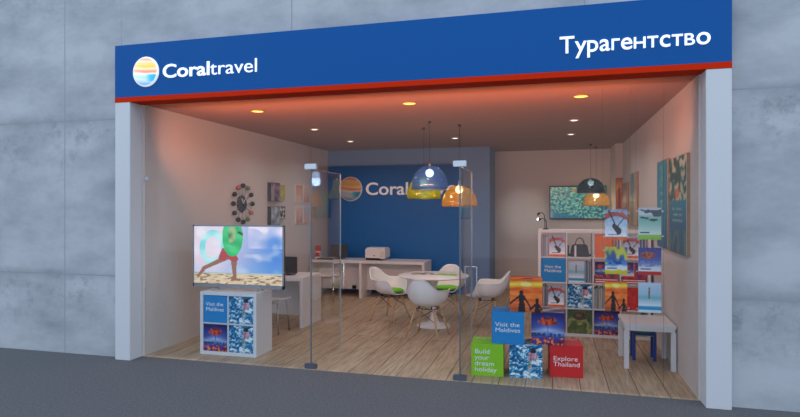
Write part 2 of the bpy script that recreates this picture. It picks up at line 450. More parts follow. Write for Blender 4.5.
def fish_pic(u, v):
    c = ramp([(0, (16, 120, 150)), (.45, (24, 160, 170)), (1, (60, 190, 160))], v + .3 * nz(u, v, 2.5, 4))
    k = nz(u * 1.7 + v * .5, v * 1.6, 17, 2) + .5 * nz(u * 1.7, v * 1.2, 30, 5)
    dens = 1 - abs(v - .62 + .35 * (u - .4)) * 1.5
    if dens > .2:
        if k > .24: c = (170, 232, 190)
        elif k > .1: c = (80, 196, 170)
        elif k < -.28: c = (12, 96, 116)
    if ell(u, v, .45, .9, .04, .05): c = (210, 160, 70)
    return c
def teal_words(u, v):
    c = ramp([(0, (20, 100, 140)), (.5, (30, 134, 170)), (1, (60, 160, 180))], v + .15 * nz(u, v, 5, 8))
    if .3 < u < .55 and .4 < v < .95 and nz(u, v * 2, 14, 2) > .05: c = (110, 190, 196)
    return c
def coral_reef(u, v):
    if v > .55:
        k = nz(u, v * 1.6, 9, 2)
        if ell(u, v, .5, .62, .13, .05): return (216, 120, 70)
        return (200, 204, 170) if k > .12 else (56, 90, 74) if k < -.12 else (40, 124, 132)
    c = ramp([(0, (14, 76, 116)), (.3, (20, 104, 146)), (.55, (36, 140, 166))], v)
    if .28 < v < .5 and (int(v * 46) % 3 == 0) and .2 < u < .8 and nz(u, v, 22, 3) > -.15: c = (150, 196, 190)
    if v < .26 and nz(u, v, 8, 6) > .1: c = (60, 130, 120)
    return c
def orange_fig(u, v):
    c = ramp([(0, (190, 90, 50)), (.5, (236, 130, 50)), (.7, (250, 176, 70)), (1, (180, 80, 50))], v)
    if seg(u, v, (.5, .15), (.5, .6), .14): c = (130, 60, 50)
    return c
def plum_fig(u, v): return mix((120, 70, 80), (190, 140, 130), .5 + nz(u, v, 3, 2))
def tan_fig(u, v):
    c = mix((150, 130, 100), (196, 176, 140), .5 + nz(u, v, 3, 5))
    if seg(u, v, (.45, .9), (.45, .62), .22): c = (84, 120, 140)
    return c
def beach_run(u, v):
    # child in red shorts running along the sand, a green swim ring over the shoulders, a turquoise ring behind
    horizon = .20
    if v < horizon:
        c = mix((206, 186, 158), (232, 214, 186), .5 + .8 * nz(u, v * 3, 14, 2))
        if nz(u, v * 2.5, 16, 7) > .22: c = (150, 124, 104)
        if v > .175: c = (176, 196, 204)
    else:
        t = (u - .30) * 1.3 - (v - .6) * .2
        c = mix((232, 214, 232), (84, 140, 220), t * 1.25)
        cl = nz(u * 1.4, v * 1.4, 3.2, 31) + .4 * nz(u, v, 9, 33)
        c = mix(c, (236, 232, 246), (cl - .12) * (1.2 + 2 * v) * (v + .3))
        if u > .62 and v > .62: c = mix(c, (240, 226, 244), (u + v - 1.35) * 1.3 + nz(u, v, 5, 4))
        c = mix(c, (150, 200, 240), max(0, .45 - v) * 1.2)
    ang = math.hypot((u - .22) / .155, (v - .63) / .31)
    if .6 < ang < 1.0: c = mix((126, 218, 226), (196, 240, 244), .5 + nz(u, v, 7, 5))
    elif ang <= .6: c = mix(c, (232, 222, 236), .5)
    skin = (150, 110, 96)
    if seg(u, v, (.38, .46), (.12, .27), .038, .028) or seg(u, v, (.12, .27), (.045, .11), .026, .014): c = skin
    if seg(u, v, (.46, .44), (.47, .12), .036, .018) or seg(u, v, (.45, .09), (.52, .085), .022): c = skin
    if seg(u, v, (.35, .60), (.33, .45), .03, .045) or seg(u, v, (.40, .56), (.46, .44), .07, .05): c = (176, 76, 84)
    if seg(u, v, (.42, 1), (.44, .6), .07, .05): c = (120, 100, 84)
    a2 = ell(u, v, .445, .82, .118, .34)
    if a2:
        c = mix((22, 170, 96), (70, 206, 130), .5 + nz(u, v, 8, 9))
        if ell(u, v, .44, .86, .045, .17): c = mix((150, 190, 130), (60, 110, 70), .5 + nz(u, v, 12, 2))
        if seg(u, v, (.52, .9), (.57, .86), .02): c = (60, 70, 60)
    return c
def red_cover(u, v): return mix((186, 34, 36), (226, 60, 50), .5 + nz(u, v, 5, 3))
def orange_cover(u, v): return (236, 110, 40) if not ell(u, v, .55, .45, .25, .25) else (214, 130, 80)
def dark_cover(u, v): return mix((66, 56, 76), (170, 150, 160), .5 + 1.3 * nz(u, v, 3, 8))
def yellow_cover(u, v): return mix((170, 168, 60), (200, 196, 110), .5 + nz(u, v, 3, 2))
def slate_cover(u, v): return mix((110, 130, 140), (190, 206, 212), .5 + 1.2 * nz(u, v, 3, 13))
def mono_cover(u, v): return mix((40, 40, 44), (220, 220, 216), .5 + 2 * nz(u, v, 4, 17))
def rose_cover(u, v): return mix((206, 156, 136), (224, 206, 196), v + .5 * nz(u, v, 3, 2))
def peach_cover(u, v): return mix((222, 200, 180), (214, 160, 140), v + .4 * nz(u, v, 3, 5))
def pale_cover(u, v): return mix((190, 200, 220), (226, 190, 170), 1 - v + .4 * nz(u, v, 3, 6))
def violet_cover(u, v): return mix((96, 60, 130), (200, 80, 70), .5 + 1.4 * nz(u, v, 4, 21))

# ------------------------------------------------------------------ the setting
XL, XR, YB, YV, H = -4.72, 1.30, 7.10, 6.00, 3.0
PX0, PX1 = -4.93, 1.513          # outer edges of the shopfront
struct(bxo('pavement', (-30, 30, -14, .20, -.3, 0), M['asphalt']))
struct(bxo('floor', (PX0, PX1, .201, YB + .1, -.3, 0), M['floor']))
struct(bxo('ceiling', (PX0, PX1, .26, YB + .1, H, H + .12), M['ceil']))
struct(bxo('wall_left', (PX0, XL, .2025, YB + .1, 0, H), M['wall']))
struct(bxo('wall_right', (XR, PX1, .2025, YB + .1, 0, H), M['wall']))
struct(bxo('wall_back', (XL, XR, YB, YB + .1, 0, H), M['wall']))
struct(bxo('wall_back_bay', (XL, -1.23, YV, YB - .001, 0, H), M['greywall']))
struct(bxo('trim_1', (1.165, XR - .001, 6.1, YB - .001, 0, H), M['wall']))      # narrow pier in the far right corner
struct(bxo('wall_front_left', (-16, PX0 - .002, .10, .38, 0, 8), M['concrete']))
struct(bxo('wall_front_right', (PX1 + .002, 12, .10, .38, 0, 8), M['concrete']))
struct(bxo('wall_front_top', (PX0, PX1, .10, .245, 3.055, 8), M['concrete']))

# jambs of the shopfront: a box column with a slim inner return that holds the glass
def jamb(n, x0, x1, inner):
    bm = bmesh.new(); box(bm, x0, x1, 0, .20, 0, 2.992, bev=.004)
    return struct(obj(n, bm, M['pillar']))
jamb('trim_2', PX0, -4.723, -4.723)
jamb('trim_3', 1.307, PX1, 1.307)

# glazing: fixed left pane, pane above the doors, fixed right pane
GY0, GY1 = .244, .256
X1, X2 = -2.572, -.920
def pane(n, x0, x1, z0, z1, clips=()):
    p = struct(bxo(n, (x0, x1, GY0, GY1, z0, z1), M['glass']))
    for x, z in clips:
        c = bmesh.new(); box(c, x - .02, x + .02, .236, .264, z - .02, z + .02, bev=.003); obj('glass_clamp', c, M['patch'], p)
    return p
pane('window_1', -4.716, X1 - .006, .004, 2.99, [(-4.694, 2.12)])
pane('window_2', X1 + .004, X2 - .004, 2.228, 2.99)
pane('window_3', X2 + .006, 1.297, .004, 2.99)

# glass doors standing open inwards, each with top and bottom fittings and a square loop pull on both faces
def glass_door(n, hx, s, L, rz):
    d = bpy.data.objects.new(n, None); COL.objects.link(d); d.location = (hx, .25, 0); d.rotation_euler = (0, 0, rz); struct(d)
    bxo('glass_pane', (-.005, .005, .012, L, .035, 2.19), M['doorglass'], d)
    bm = bmesh.new(); box(bm, -.0065, .0065, L, L + .004, .035, 2.19); box(bm, -.006, .006, .012, L, 2.19, 2.194); obj('glass_edge', bm, M['edge'], d)
    bm = bmesh.new(); box(bm, -.0065, .0065, -.001, .0115, .056, 2.19); obj('hinge_side_edge', bm, M['hinge_edge'], d)
    bm = bmesh.new()
    for sd in (-1, 1):
        x = sd * .007; X = sd * .068; y = L - .06
        tube(bm, [(x, y, 1.08), (X, y, 1.08), (X, y, .68), (x, y, .68)], .009, 8)
    obj('pull_handle', bm, M['chrome'], d)
    return d
d1 = glass_door('door_1', X1, 1, .90, 0.0)
d2 = glass_door('door_2', X2, 1, .88, 0.0)
for d in (d1, d2):
    bm = bmesh.new(); box(bm, -.068, .068, -.022, .022, 2.192, 2.252, bev=.004); obj('top_patch_fitting', bm, M['patch'], d)
    bm = bmesh.new(); box(bm, -.068, .068, -.024, .024, .001, .055, bev=.004); obj('bottom_patch_fitting', bm, M['darkpatch'], d)

# fascia sign
sg = thing('fascia_sign', 'long blue shop fascia reading Coraltravel and Турагентство above the glass front', 'sign', (0, 0, 0))
bxo('sign_board', (PX0, PX1, -.0, .098, 3.05, 3.655), M['signblue'], sg)
bm = bmesh.new(); box(bm, PX0, PX1, -.003, .243, 2.994, 3.049); r_ = obj('red_underside', bm, M['signred'], sg); r_['label'] = 'red strip along the bottom edge'
def globe_fn(rim, dim=1.0):
    def f(rr, ang):
        x, z = rr * math.cos(ang), rr * math.sin(ang)
        if rim and rr > .93: return (236, 240, 244)
        zz = z + .035 * math.sin(x * 3 + 1) + .05 * x
        c = ramp([(-1, (150, 160, 214)), (-.8, (130, 180, 226)), (-.55, (214, 226, 240)), (-.35, (170, 220, 234)), (-.2, (236, 240, 236)), (-.12, (240, 226, 214)), (-.05, (240, 156, 120)), (.05, (240, 150, 110)), (.12, (246, 214, 190)), (.22, (250, 222, 150)), (.36, (250, 190, 90)), (.46, (240, 220, 110)), (.56, (248, 206, 120)), (.66, (244, 226, 214)), (.8, (240, 170, 130)), (1, (246, 214, 190))], zz)
        c = mix(c, (244, 244, 244), max(0, -x) * .35)
        if x > .1 and -.62 < zz < -.18: c = mix(c, (40, 180, 220), min(1, (x - .1) * 2.2))
        return tuple(k * dim for k in c)
    return f
def globe(name, cx, cz, R, y, f, mat, parent, depth=.05):
    bm = bmesh.new(); lay = bm.verts.layers.float_color.new('Col'); rows = 18; n = 56; rings = []
    for j in range(rows + 1):
        rr = j / rows; ring = []
        for k in range(n):
            if j == 0 and k: ring.append(ring[0]); continue
            a = 2 * PI * k / n
            q = bm.verts.new((cx + R * rr * math.cos(a), y - depth * math.sqrt(max(0, 1 - rr * rr)) - .012, cz + R * rr * math.sin(a)))
            q[lay] = S(*[max(0, min(255, c)) for c in f(rr, a)]); ring.append(q)
        rings.append(ring)
    back = []
    for k in range(n):
        a = 2 * PI * k / n; q = bm.verts.new((cx + R * math.cos(a), y, cz + R * math.sin(a))); q[lay] = S(225, 228, 232); back.append(q)
    rings.append(back)
    for a_, b_ in zip(rings, rings[1:]):
        for k in range(n):
            u = []
            for q in (a_[k], a_[(k + 1) % n], b_[(k + 1) % n], b_[k]):
                if q not in u: u.append(q)
            fc = bm.faces.new(u); fc.smooth = True
    me = bpy.data.meshes.new(name); bmesh.ops.recalc_face_normals(bm, faces=bm.faces); bm.to_mesh(me); bm.free(); me.materials.append(mat)
    o = bpy.data.objects.new(name, me); COL.objects.link(o)
    if parent: o.parent = parent
    return o
m, nt, p = new_mat('lit_globe_face')
a = nt.nodes.new('ShaderNodeVertexColor'); a.layer_name = 'Col'
nt.links.new(a.outputs['Color'], p.inputs['Base Color']); nt.links.new(a.outputs['Color'], p.inputs['Emission Color']); p.inputs['Emission Strength'].default_value = .5; p.inputs['Roughness'].default_value = .35
g_ = globe('globe_emblem', -4.499, 3.325, .172, -.002, globe_fn(True), m, sg, .03)
text('bold_lettering', 'Coral', M['letters'], sg, -4.272, -3.672, 3.243, -.002, cap=.156, bold=.015, depth=.012)
text('light_lettering', 'travel', M['letters'], sg, -3.662, -3.09, 3.240, -.002, cap=.158, bold=-.004, depth=.012)
def glyph(body, bold):
    c = bpy.data.curves.new('font_tmp', 'FONT'); c.body = body; c.size = 1; c.extrude = .05; c.offset = bold; c.resolution_u = 6
    t = bpy.data.objects.new('font_tmp', c); COL.objects.link(t); bpy.context.view_layer.update()
    me = bpy.data.meshes.new_from_object(t.evaluated_get(bpy.context.evaluated_depsgraph_get()))
    bpy.data.objects.remove(t); bpy.data.curves.remove(c); return me
def cyrillic_sign(name, parent, x0, x1, z0, y, cap, m, depth):
    """the word Турагентство: letters shared with Latin come from the font, the others are cut from bars"""
    bm = bmesh.new(); pen = 0.0; st = .088; gap = .062; bold = .007
    xm = glyph('x', bold); xh = max(v.co.y for v in xm.vertices)
    def bars(lst, w):
        nonlocal pen
        for a, b, c_, d in lst: box(bm, pen + a, pen + b, c_, d, -.05, .05)
        pen += w + gap
    for chh in 'Турагентство':
        if chh == 'г': bars([(0, st, 0, xh), (st, .31, xh - st * .92, xh)], .30)
        elif chh == 'т': bars([(0, .40, xh - st * .92, xh), (.2 - st / 2, .2 + st / 2, 0, xh - st * .92)], .40)
        elif chh == 'н': bars([(0, st, 0, xh), (.35, .35 + st, 0, xh), (st, .35, xh * .5 - st * .42, xh * .5 + st * .42)], .35 + st)
        else:
            me = glyph({'Т': 'T', 'у': 'y', 'р': 'p', 'а': 'a', 'е': 'e', 'с': 'c', 'в': 'B', 'о': 'o'}[chh], bold)
            xs = [v.co.x for v in me.vertices]; ys = [v.co.y for v in me.vertices]; mn = min(xs); w_ = max(xs) - mn
            f = xh / max(ys) if chh == 'в' else 1
            fx = f * 1.15 if chh == 'в' else 1
            for v in me.vertices: v.co = Vector((pen + (v.co.x - mn) * fx, v.co.y * f, v.co.z))
            bm.from_mesh(me); pen += w_ * fx + gap * (.35 if chh in 'Ту' else .9)
    tot = pen - gap; kx = (x1 - x0) / tot; kz = cap / .73
    for v in bm.verts: v.co = Vector((x0 + v.co.x * kx, y - depth * (v.co.z + .05) / .1, z0 + v.co.y * kz))
    return obj(name, bm, m, parent)
cyrillic_sign('right_lettering', sg, .062, 1.340, 3.215, -.002, .165, M['letters'], .012)

# ------------------------------------------------------------------ blue wall with the company sign
bw = struct(bxo('wall_back_panel', (-4.674, -1.765, 5.94, YV - .001, .001, 2.65), M['bluewall']))
ls = thing('wall_sign', 'Coraltravel globe and white letters mounted on the deep blue back wall', 'sign', (0, 0, 0))
globe('globe_emblem', -4.17, 2.165, .265, 5.938, globe_fn(True, .85), M['globe'], ls, .06)
text('bold_lettering', 'Coral', M['inletters'], ls, -3.825, -2.905, 2.04, 5.938, cap=.27, bold=.012, depth=.02)
text('light_lettering', 'travel', M['inletters'], ls, -2.86, -1.80, 2.045, 5.938, cap=.29, bold=0, depth=.02)

# ------------------------------------------------------------------ ceiling lights
rows = [(-3.63, .98, 'y'), (-1.63, .95, 'y'), (.30, 1.02, 'y'), (-3.61, 2.73, 'w'), (.29, 2.80, 'w'), (-3.62, 4.40, 'w'), (-1.67, 4.43, 'w'), (.295, 4.39, 'w')]
lab = {0: 'yellow-lit round downlight above the beach television', 1: 'yellow-lit round downlight in the middle of the front row', 2: 'yellow-lit round downlight nearest the right end of the glass front',
       3: 'small pale downlight beside the glass door seam on the left', 4: 'small pale downlight just behind the front right yellow one', 5: 'small pale downlight above the end of the open left door',
       6: 'small pale downlight above the seam of the open right door', 7: 'small pale downlight furthest back on the right, nearest the wall television'}
for i, (x, y, k) in enumerate(rows):
    R = .095 if k == 'y' else .07
    t = thing('ceiling_downlight', lab[i], 'ceiling light', (x, y, H), 0, 'recessed ceiling downlights')
    bm = bmesh.new(); lathe(bm, [(R - .02, 0), (R - .018, -.010), (R - .005, -.012), (R, -.002), (R, 0)], 28); obj('trim_ring', bm, M['brass' if k == 'y' else 'ring'], t)
    bm = bmesh.new(); lathe(bm, [(0, -.008), (R - .035, -.008), (R - .019, -.003)], 24); obj('lens', bm, M['lampy' if k == 'y' else 'lamp'], t)
    ld = bpy.data.lights.new('downlight_lamp', 'AREA'); ld.shape = 'DISK'; ld.size = .12; ld.energy = 5.5 if k == 'w' else 3.5
    ld.color = (1, .97, .95) if k == 'w' else (1, .86, .70); ld.spread = 2.6
    lo = bpy.data.objects.new('downlight_lamp', ld); COL.objects.link(lo); lo.parent = t; lo.location = (0, 0, -.02)

# red glow: added area light with no fixture behind the fascia, washing the ceiling
ld = bpy.data.lights.new('added_red_glow', 'AREA'); ld.shape = 'RECTANGLE'; ld.size = 5.3; ld.size_y = .03; ld.energy = 50; ld.color = (1, .29, .11); ld.spread = 2.7
lo = bpy.data.objects.new('added_red_glow', ld); COL.objects.link(lo); lo.parent = sg; lo.location = (-1.7, .31, 2.42); lo.rotation_euler = (math.radians(113), 0, 0)

# ------------------------------------------------------------------ pendant lamps
def pendant(name, label, x, y, zt, zb, R, m, cordtop=H, group=None, bz=None):
    t = thing(name, label, 'pendant lamp', (x, y, zb), 0, group)
    hh = zt - zb
    bm = bmesh.new(); prof = []
    for i in range(17):
        a = i / 16 * PI / 2
        prof.append((R * math.sin(a) ** .92 if i else 0, hh * (.12 + .88 * math.cos(a)) if i < 16 else hh * .12))
    prof.append((R, 0)); lathe(bm, prof, 40)
    o = obj('glass_dome', bm, m, t); sm = o.modifiers.new('thickness', 'SOLIDIFY'); sm.thickness = .004
    bm = bmesh.new(); lathe(bm, [(R - .004, 0), (R + .002, 0), (R + .002, .008), (R - .004, .008), (R - .004, 0)], 40); obj('rim', bm, M['edge'] if 'grey' in m.name or 'blue' in m.name else m, t)
    bm = bmesh.new(); bzz = (bz or zt - .09) - zb
    bmesh.ops.create_uvsphere(bm, u_segments=20, v_segments=14, radius=.058, matrix=Matrix.Translation((0, 0, bzz)))
    for f in bm.faces: f.smooth = True
    obj('bulb', bm, M['bulb'], t)
    bm = bmesh.new(); lathe(bm, [(0, hh + .05), (.016, hh + .045), (.02, hh + .002), (.014, bzz + .05), (0, bzz + .05)], 16); obj('lamp_holder', bm, M['steel'], t)
    bm = bmesh.new(); tube(bm, [(0, 0, hh + .045), (0, 0, cordtop - zb - .02)], .0028, 6); obj('cord', bm, M['cable'], t)
    bm = bmesh.new(); lathe(bm, [(0, cordtop - zb - .03), (.022, cordtop - zb - .028), (.028, cordtop - zb - .001), (0, cordtop - zb - .001)], 16); obj('ceiling_rose', bm, M['dark'], t)
    ld = bpy.data.lights.new('bulb_lamp', 'POINT'); ld.energy = 3.2; ld.color = (1, .97, .93); ld.shadow_soft_size = .07
    lo = bpy.data.objects.new('bulb_lamp', ld); COL.objects.link(lo); lo.parent = t; lo.location = (0, 0, bzz - .10)
    return t
pendant('pendant_lamp', 'blue tinted glass dome pendant over the round table', -1.70, 2.42, 2.37, 2.02, .262, M['domeblue'], bz=2.265)
pendant('pendant_lamp', 'yellow glass dome pendant partly hidden behind the blue dome', -1.92, 3.02, 2.26, 1.905, .262, M['domeyellow'], bz=2.16)
pendant('pendant_lamp', 'amber glass dome pendant to the right of the blue and yellow domes', -1.34, 2.84, 2.10, 1.785, .262, M['domeorange'], bz=2.04)
pendant('pendant_lamp', 'smoky grey glass dome pendant in front of the wall television', .71, 6.05, 2.34, 2.04, .262, M['domegrey'], bz=2.25)
pendant('pendant_lamp', 'orange glass dome pendant overlapping the wall television corner', .85, 6.62, 2.11, 1.80, .262, M['domeorange'], bz=2.02)

# ------------------------------------------------------------------ television on its cabinet
def cube_unit(name, label, x0, y0, cols, rws, depth=.39, thick=.038, cell=.335, inner=.015):
    t = thing(name, label, 'shelf unit', (x0, y0, 0))
    W = cols * cell + (cols - 1) * inner + 2 * thick; Hh = rws * cell + (rws - 1) * inner + 2 * thick
    bm = bmesh.new()
    box(bm, 0, W, 0, depth, 0, thick); box(bm, 0, W, 0, depth, Hh - thick, Hh)
    box(bm, 0, thick, 0, depth, thick, Hh - thick); box(bm, W - thick, W, 0, depth, thick, Hh - thick)
    bmesh.ops.remove_doubles(bm, verts=bm.verts, dist=1e-6)
    obj('outer_frame', bm, M['white'], t)
    for i in range(1, cols):
        x = thick + i * cell + (i - 1) * inner
        bxo('upright_divider', (x, x + inner, .002, depth, thick, Hh - thick), M['white'], t)
    for j in range(1, rws):
        z = thick + j * cell + (j - 1) * inner
        bm = bmesh.new()
        for i in range(cols):
            x = thick + i * (cell + inner); box(bm, x, x + cell, .002, depth, z, z + inner)
        obj('shelf_board', bm, M['white'], t)
    return t, W, Hh
cab, CW, CH = cube_unit('cube_cabinet', 'low white two by two cube cabinet under the beach television', -4.13, .49, 2, 2, cell=.33, thick=.04)
cx = lambda i: -4.13 + .04 + i * .345
cz = lambda j: .04 + j * .345
B1 = .322
def fbox(label, fn, i, j, m=None, txt=None):
    x, z = cx(i) + .004, cz(j) + .001
    if fn: o = print_box('printed_box', B1, .33, B1, fn, loc=(x, .497, z), nx=36, nz=36); tag(o, label, 'box', 'boxes in the television cabinet'); return o
    o = bxo('printed_box', (0, B1, 0, .33, 0, B1), m, loc=(x, .497, z)); tag(o, label, 'box', 'boxes in the television cabinet')
    text('lettering', txt, M['print_white'], o, .03, .275, .20, -.0005, cap=.048, depth=.0008, line=.95)
    return o
fbox('blue Visit the Maldives box in the cabinet under the television', None, 0, 1, M['bluebox'], 'Visit the\nMaldives')
fbox('umbrella at dusk picture box, lower left in the television cabinet', umbrella_dusk, 0, 0)
fbox('water and swimmer picture box, upper right in the television cabinet', snorkel, 1, 1)
fbox('water and swimmer picture box, lower right in the television cabinet', snorkel, 1, 0)

tv = thing('television', 'wide flat television showing a child running on a beach, on the white cabinet', 'television', (-3.725, .66, CH))
bm = bmesh.new(); box(bm, -.62, .62, 0, .045, .035, .80, bev=.006); obj('housing', bm, M['dark'], tv)
bm = bmesh.new()
for (a0, a1, b0, b1) in ((-.622, .622, .783, .802), (-.622, .622, .033, .075), (-.622, -.604, .033, .802), (.604, .622, .033, .802)): box(bm, a0, a1, -.006, .010, b0, b1)
obj('bezel', bm, plain('grey_bezel', (150, 153, 160), .4, .3, vary=.02), tv)
print_box('screen', 1.206, .003, .706, beach_run, tv, nx=150, nz=92, mat=M['screen'], loc=(-.603, -.004, .077), base=(10, 10, 12))
for sx in (-.30, .30):
    bm = bmesh.new(); tube(bm, [(sx, -.07, .008), (sx, -.0, .034), (sx, .09, .008)], .007, 8)
    obj('stand_foot', bm, M['steel'], tv)

# ------------------------------------------------------------------ desks
def desk(name, label, x0, x1, y0, y1, z, left=True, mid=(), group=None, ret=None):
    t = thing(name, label, 'desk', (x0, y0, 0), 0, group); W, D = x1 - x0, y1 - y0; T = .05
    bm = bmesh.new(); box(bm, 0, W, 0, D, z - T, z, bev=.003); obj('desktop', bm, M['white'], t)
    if left: bxo('side_panel', (.001, T, .003, D - .003, 0, z - T - .0005), M['white'], t)
    bxo('side_panel', (W - T, W - .001, .003, D - .003, 0, z - T - .0005), M['white'], t)
    for m_ in mid: bxo('side_panel', (m_ - x0, m_ - x0 + T, .003, D - .003, 0, z - T - .0005), M['white'], t)
    bxo('modesty_panel', (T + .001, W - T - .001, D * .55, D * .55 + .02, .12, z - T - .001), M['white'], t)
    return t
dk = desk('reception_desk', 'white slab desk standing just behind the beach television', -4.69, -3.535, 2.13, 2.82, .74, left=True)
bxo('cable_outlet', (1.00, 1.07, .362, .379, .13, .19), M['black'], dk)
dkb = desk('counter_desk', 'long white counter desk in front of the blue wall', -4.69, -2.345, 4.97, 5.62, .73, mid=(-3.65,))
bxo('cable_outlet', (.78, .86, .335, .357, .13, .20), M['black'], dkb)

def monitor(label, x, y, z, w, h, rz, group=None):
    t = thing('computer_monitor', label, 'monitor', (x, y, z), rz)
    bm = bmesh.new(); box(bm, -w / 2, w / 2, 0, .03, .03, .03 + h, bev=.005); obj('display', bm, M['dark'], t)
    bm = bmesh.new(); box(bm, -.02, .02, .0305, .05, .02, .16, bev=.003); box(bm, -.10, .10, -.03, .12, .0005, .012, bev=.003); obj('stand', bm, M['black'], t)
    bm = bmesh.new(); box(bm, -w / 2 + .012, w / 2 - .012, .031, .034, .042, .018 + h); obj('screen', bm, M['black'], t)
    return t
monitor('dark monitor seen from behind on the desk by the beach television', -3.93, 2.40, .741, .36, .25, math.radians(-8))
monitor('black monitor on the counter, in front of the blue wall', -4.20, 5.30, .731, .36, .26, 0)

pr_ = thing('printer', 'white rounded printer on the counter desk', 'printer', (-3.37, 5.12, .731))
bm = bmesh.new(); box(bm, -.205, .205, 0, .36, .045, .222, bev=.008); obj('body', bm, M['white'], pr_)
bm = bmesh.new(); box(bm, -.19, .12, .01, .30, .001, .045, bev=.004); obj('paper_tray', bm, M['black'], pr_)
bm = bmesh.new(); box(bm, -.19, .19, .03, .33, .2222, .245, bev=.006); obj('lid', bm, M['shell'], pr_)
bm = bmesh.new(); box(bm, -.03, .0, -.004, .004, .085, .10); obj('button', bm, M['black'], pr_)
bm = bmesh.new(); box(bm, .10, .20, -.003, .003, .03, .18); obj('front_flap', bm, plain('beige_flap', (214, 206, 196), .5), pr_)

cp = thing('stationery_holder', 'small red and white holder at the wall end of the counter desk', 'desk holder', (-4.585, 5.15, .731))
bm = bmesh.new(); box(bm, -.05, .05, -.04, .04, 0, .16, bev=.006); obj('white_body', bm, M['white'], cp)
bm = bmesh.new(); box(bm, -.04, .05, -.045, -.0405, .05, .13); box(bm, -.045, .05, -.03, .03, .1605, .27, bev=.004); obj('red_card', bm, M['red'], cp)
kb = bmesh.new(); box(kb, -.16, .16, -.06, .06, 0, .018, bev=.004)
for i in range(12):
    for j in range(4): box(kb, -.15 + i * .025, -.13 + i * .025, -.05 + j * .025, -.03 + j * .025, .0181, .024)
tag(obj('keyboard', kb, M['dark'], loc=(-4.40, 5.07, .731), rot=(0, 0, .1)), 'dark keyboard lying in front of the black monitor on the counter', 'keyboard')

def stool(label, x, y, rz):
    t = thing('desk_stool', label, 'stool', (x, y, 0), rz, 'white stools at the desks')
    bm = bmesh.new(); n = 12
    top = []; bot = []
    for i in range(n + 1):
        u = -1 + 2 * i / n
        for lst, dz in ((top, 0), (bot, -.018)):
            lst.append([bm.verts.new((u * .205, v * .19, .455 + .03 * abs(u) ** 2.5 + .035 * max(0, -v) ** 3 + dz)) for v in [-1 + 2 * j / 8 for j in range(9)]])
    for i in range(n):
        for j in range(8):
            bm.faces.new((top[i][j], top[i + 1][j], top[i + 1][j + 1], top[i][j + 1])).smooth = True
            bm.faces.new((bot[i][j], bot[i][j + 1], bot[i + 1][j + 1], bot[i + 1][j])).smooth = True
    for i in range(n):
        for j in (0, 8): bm.faces.new((top[i][j], bot[i][j], bot[i + 1][j], top[i + 1][j]))
    for j in range(8):
        for i in (0, n): bm.faces.new((top[i][j], bot[i][j], bot[i][j + 1], top[i][j + 1]))
    obj('seat', bm, M['shell'], t)
    for sx in (-1, 1):
        for sy in (-1, 1):
            bm = bmesh.new(); tube(bm, [(sx * .16, sy * .14, .436), (sx * .19, sy * .17, .0)], .010, 8); obj('leg', bm, M['steel'], t)
    bm = bmesh.new()
    for sy in (-1, 1): tube(bm, [(-.16, sy * .14, .432), (.16, sy * .14, .432)], .008, 6)
    tube(bm, [(0, -.14, .432), (0, .14, .432)], .008, 6)
    obj('under_frame', bm, M['steel'], t)
    return t
s1 = stool('white stool with steel legs between the television cabinet and the desk', -3.86, 1.80, 0)
dup(s1, (-4.15, 4.58, 0), 0, 'white stool with steel legs pulled up to the back counter')

# ------------------------------------------------------------------ round table and shell chairs
TX, TY = -1.72, 2.81
tb = thing('tulip_table', 'round white pedestal table among the four shell chairs', 'table', (TX, TY, 0))
bm = bmesh.new(); lathe(bm, [(0, .735), (.48, .735), (.515, .742), (.53, .752), (.53, .757), (.524, .762), (0, .762)], 64); obj('tabletop', bm, M['white'], tb)
bm = bmesh.new(); lathe(bm, [(0, .734), (.16, .734), (.15, .722), (.07, .68), (.042, .60), (.034, .45), (.038, .30), (.05, .14), (.075, .07), (.13, .038), (.245, .018), (.252, .008), (.25, 0), (0, 0)], 48); obj('pedestal', bm, M['white'], tb)

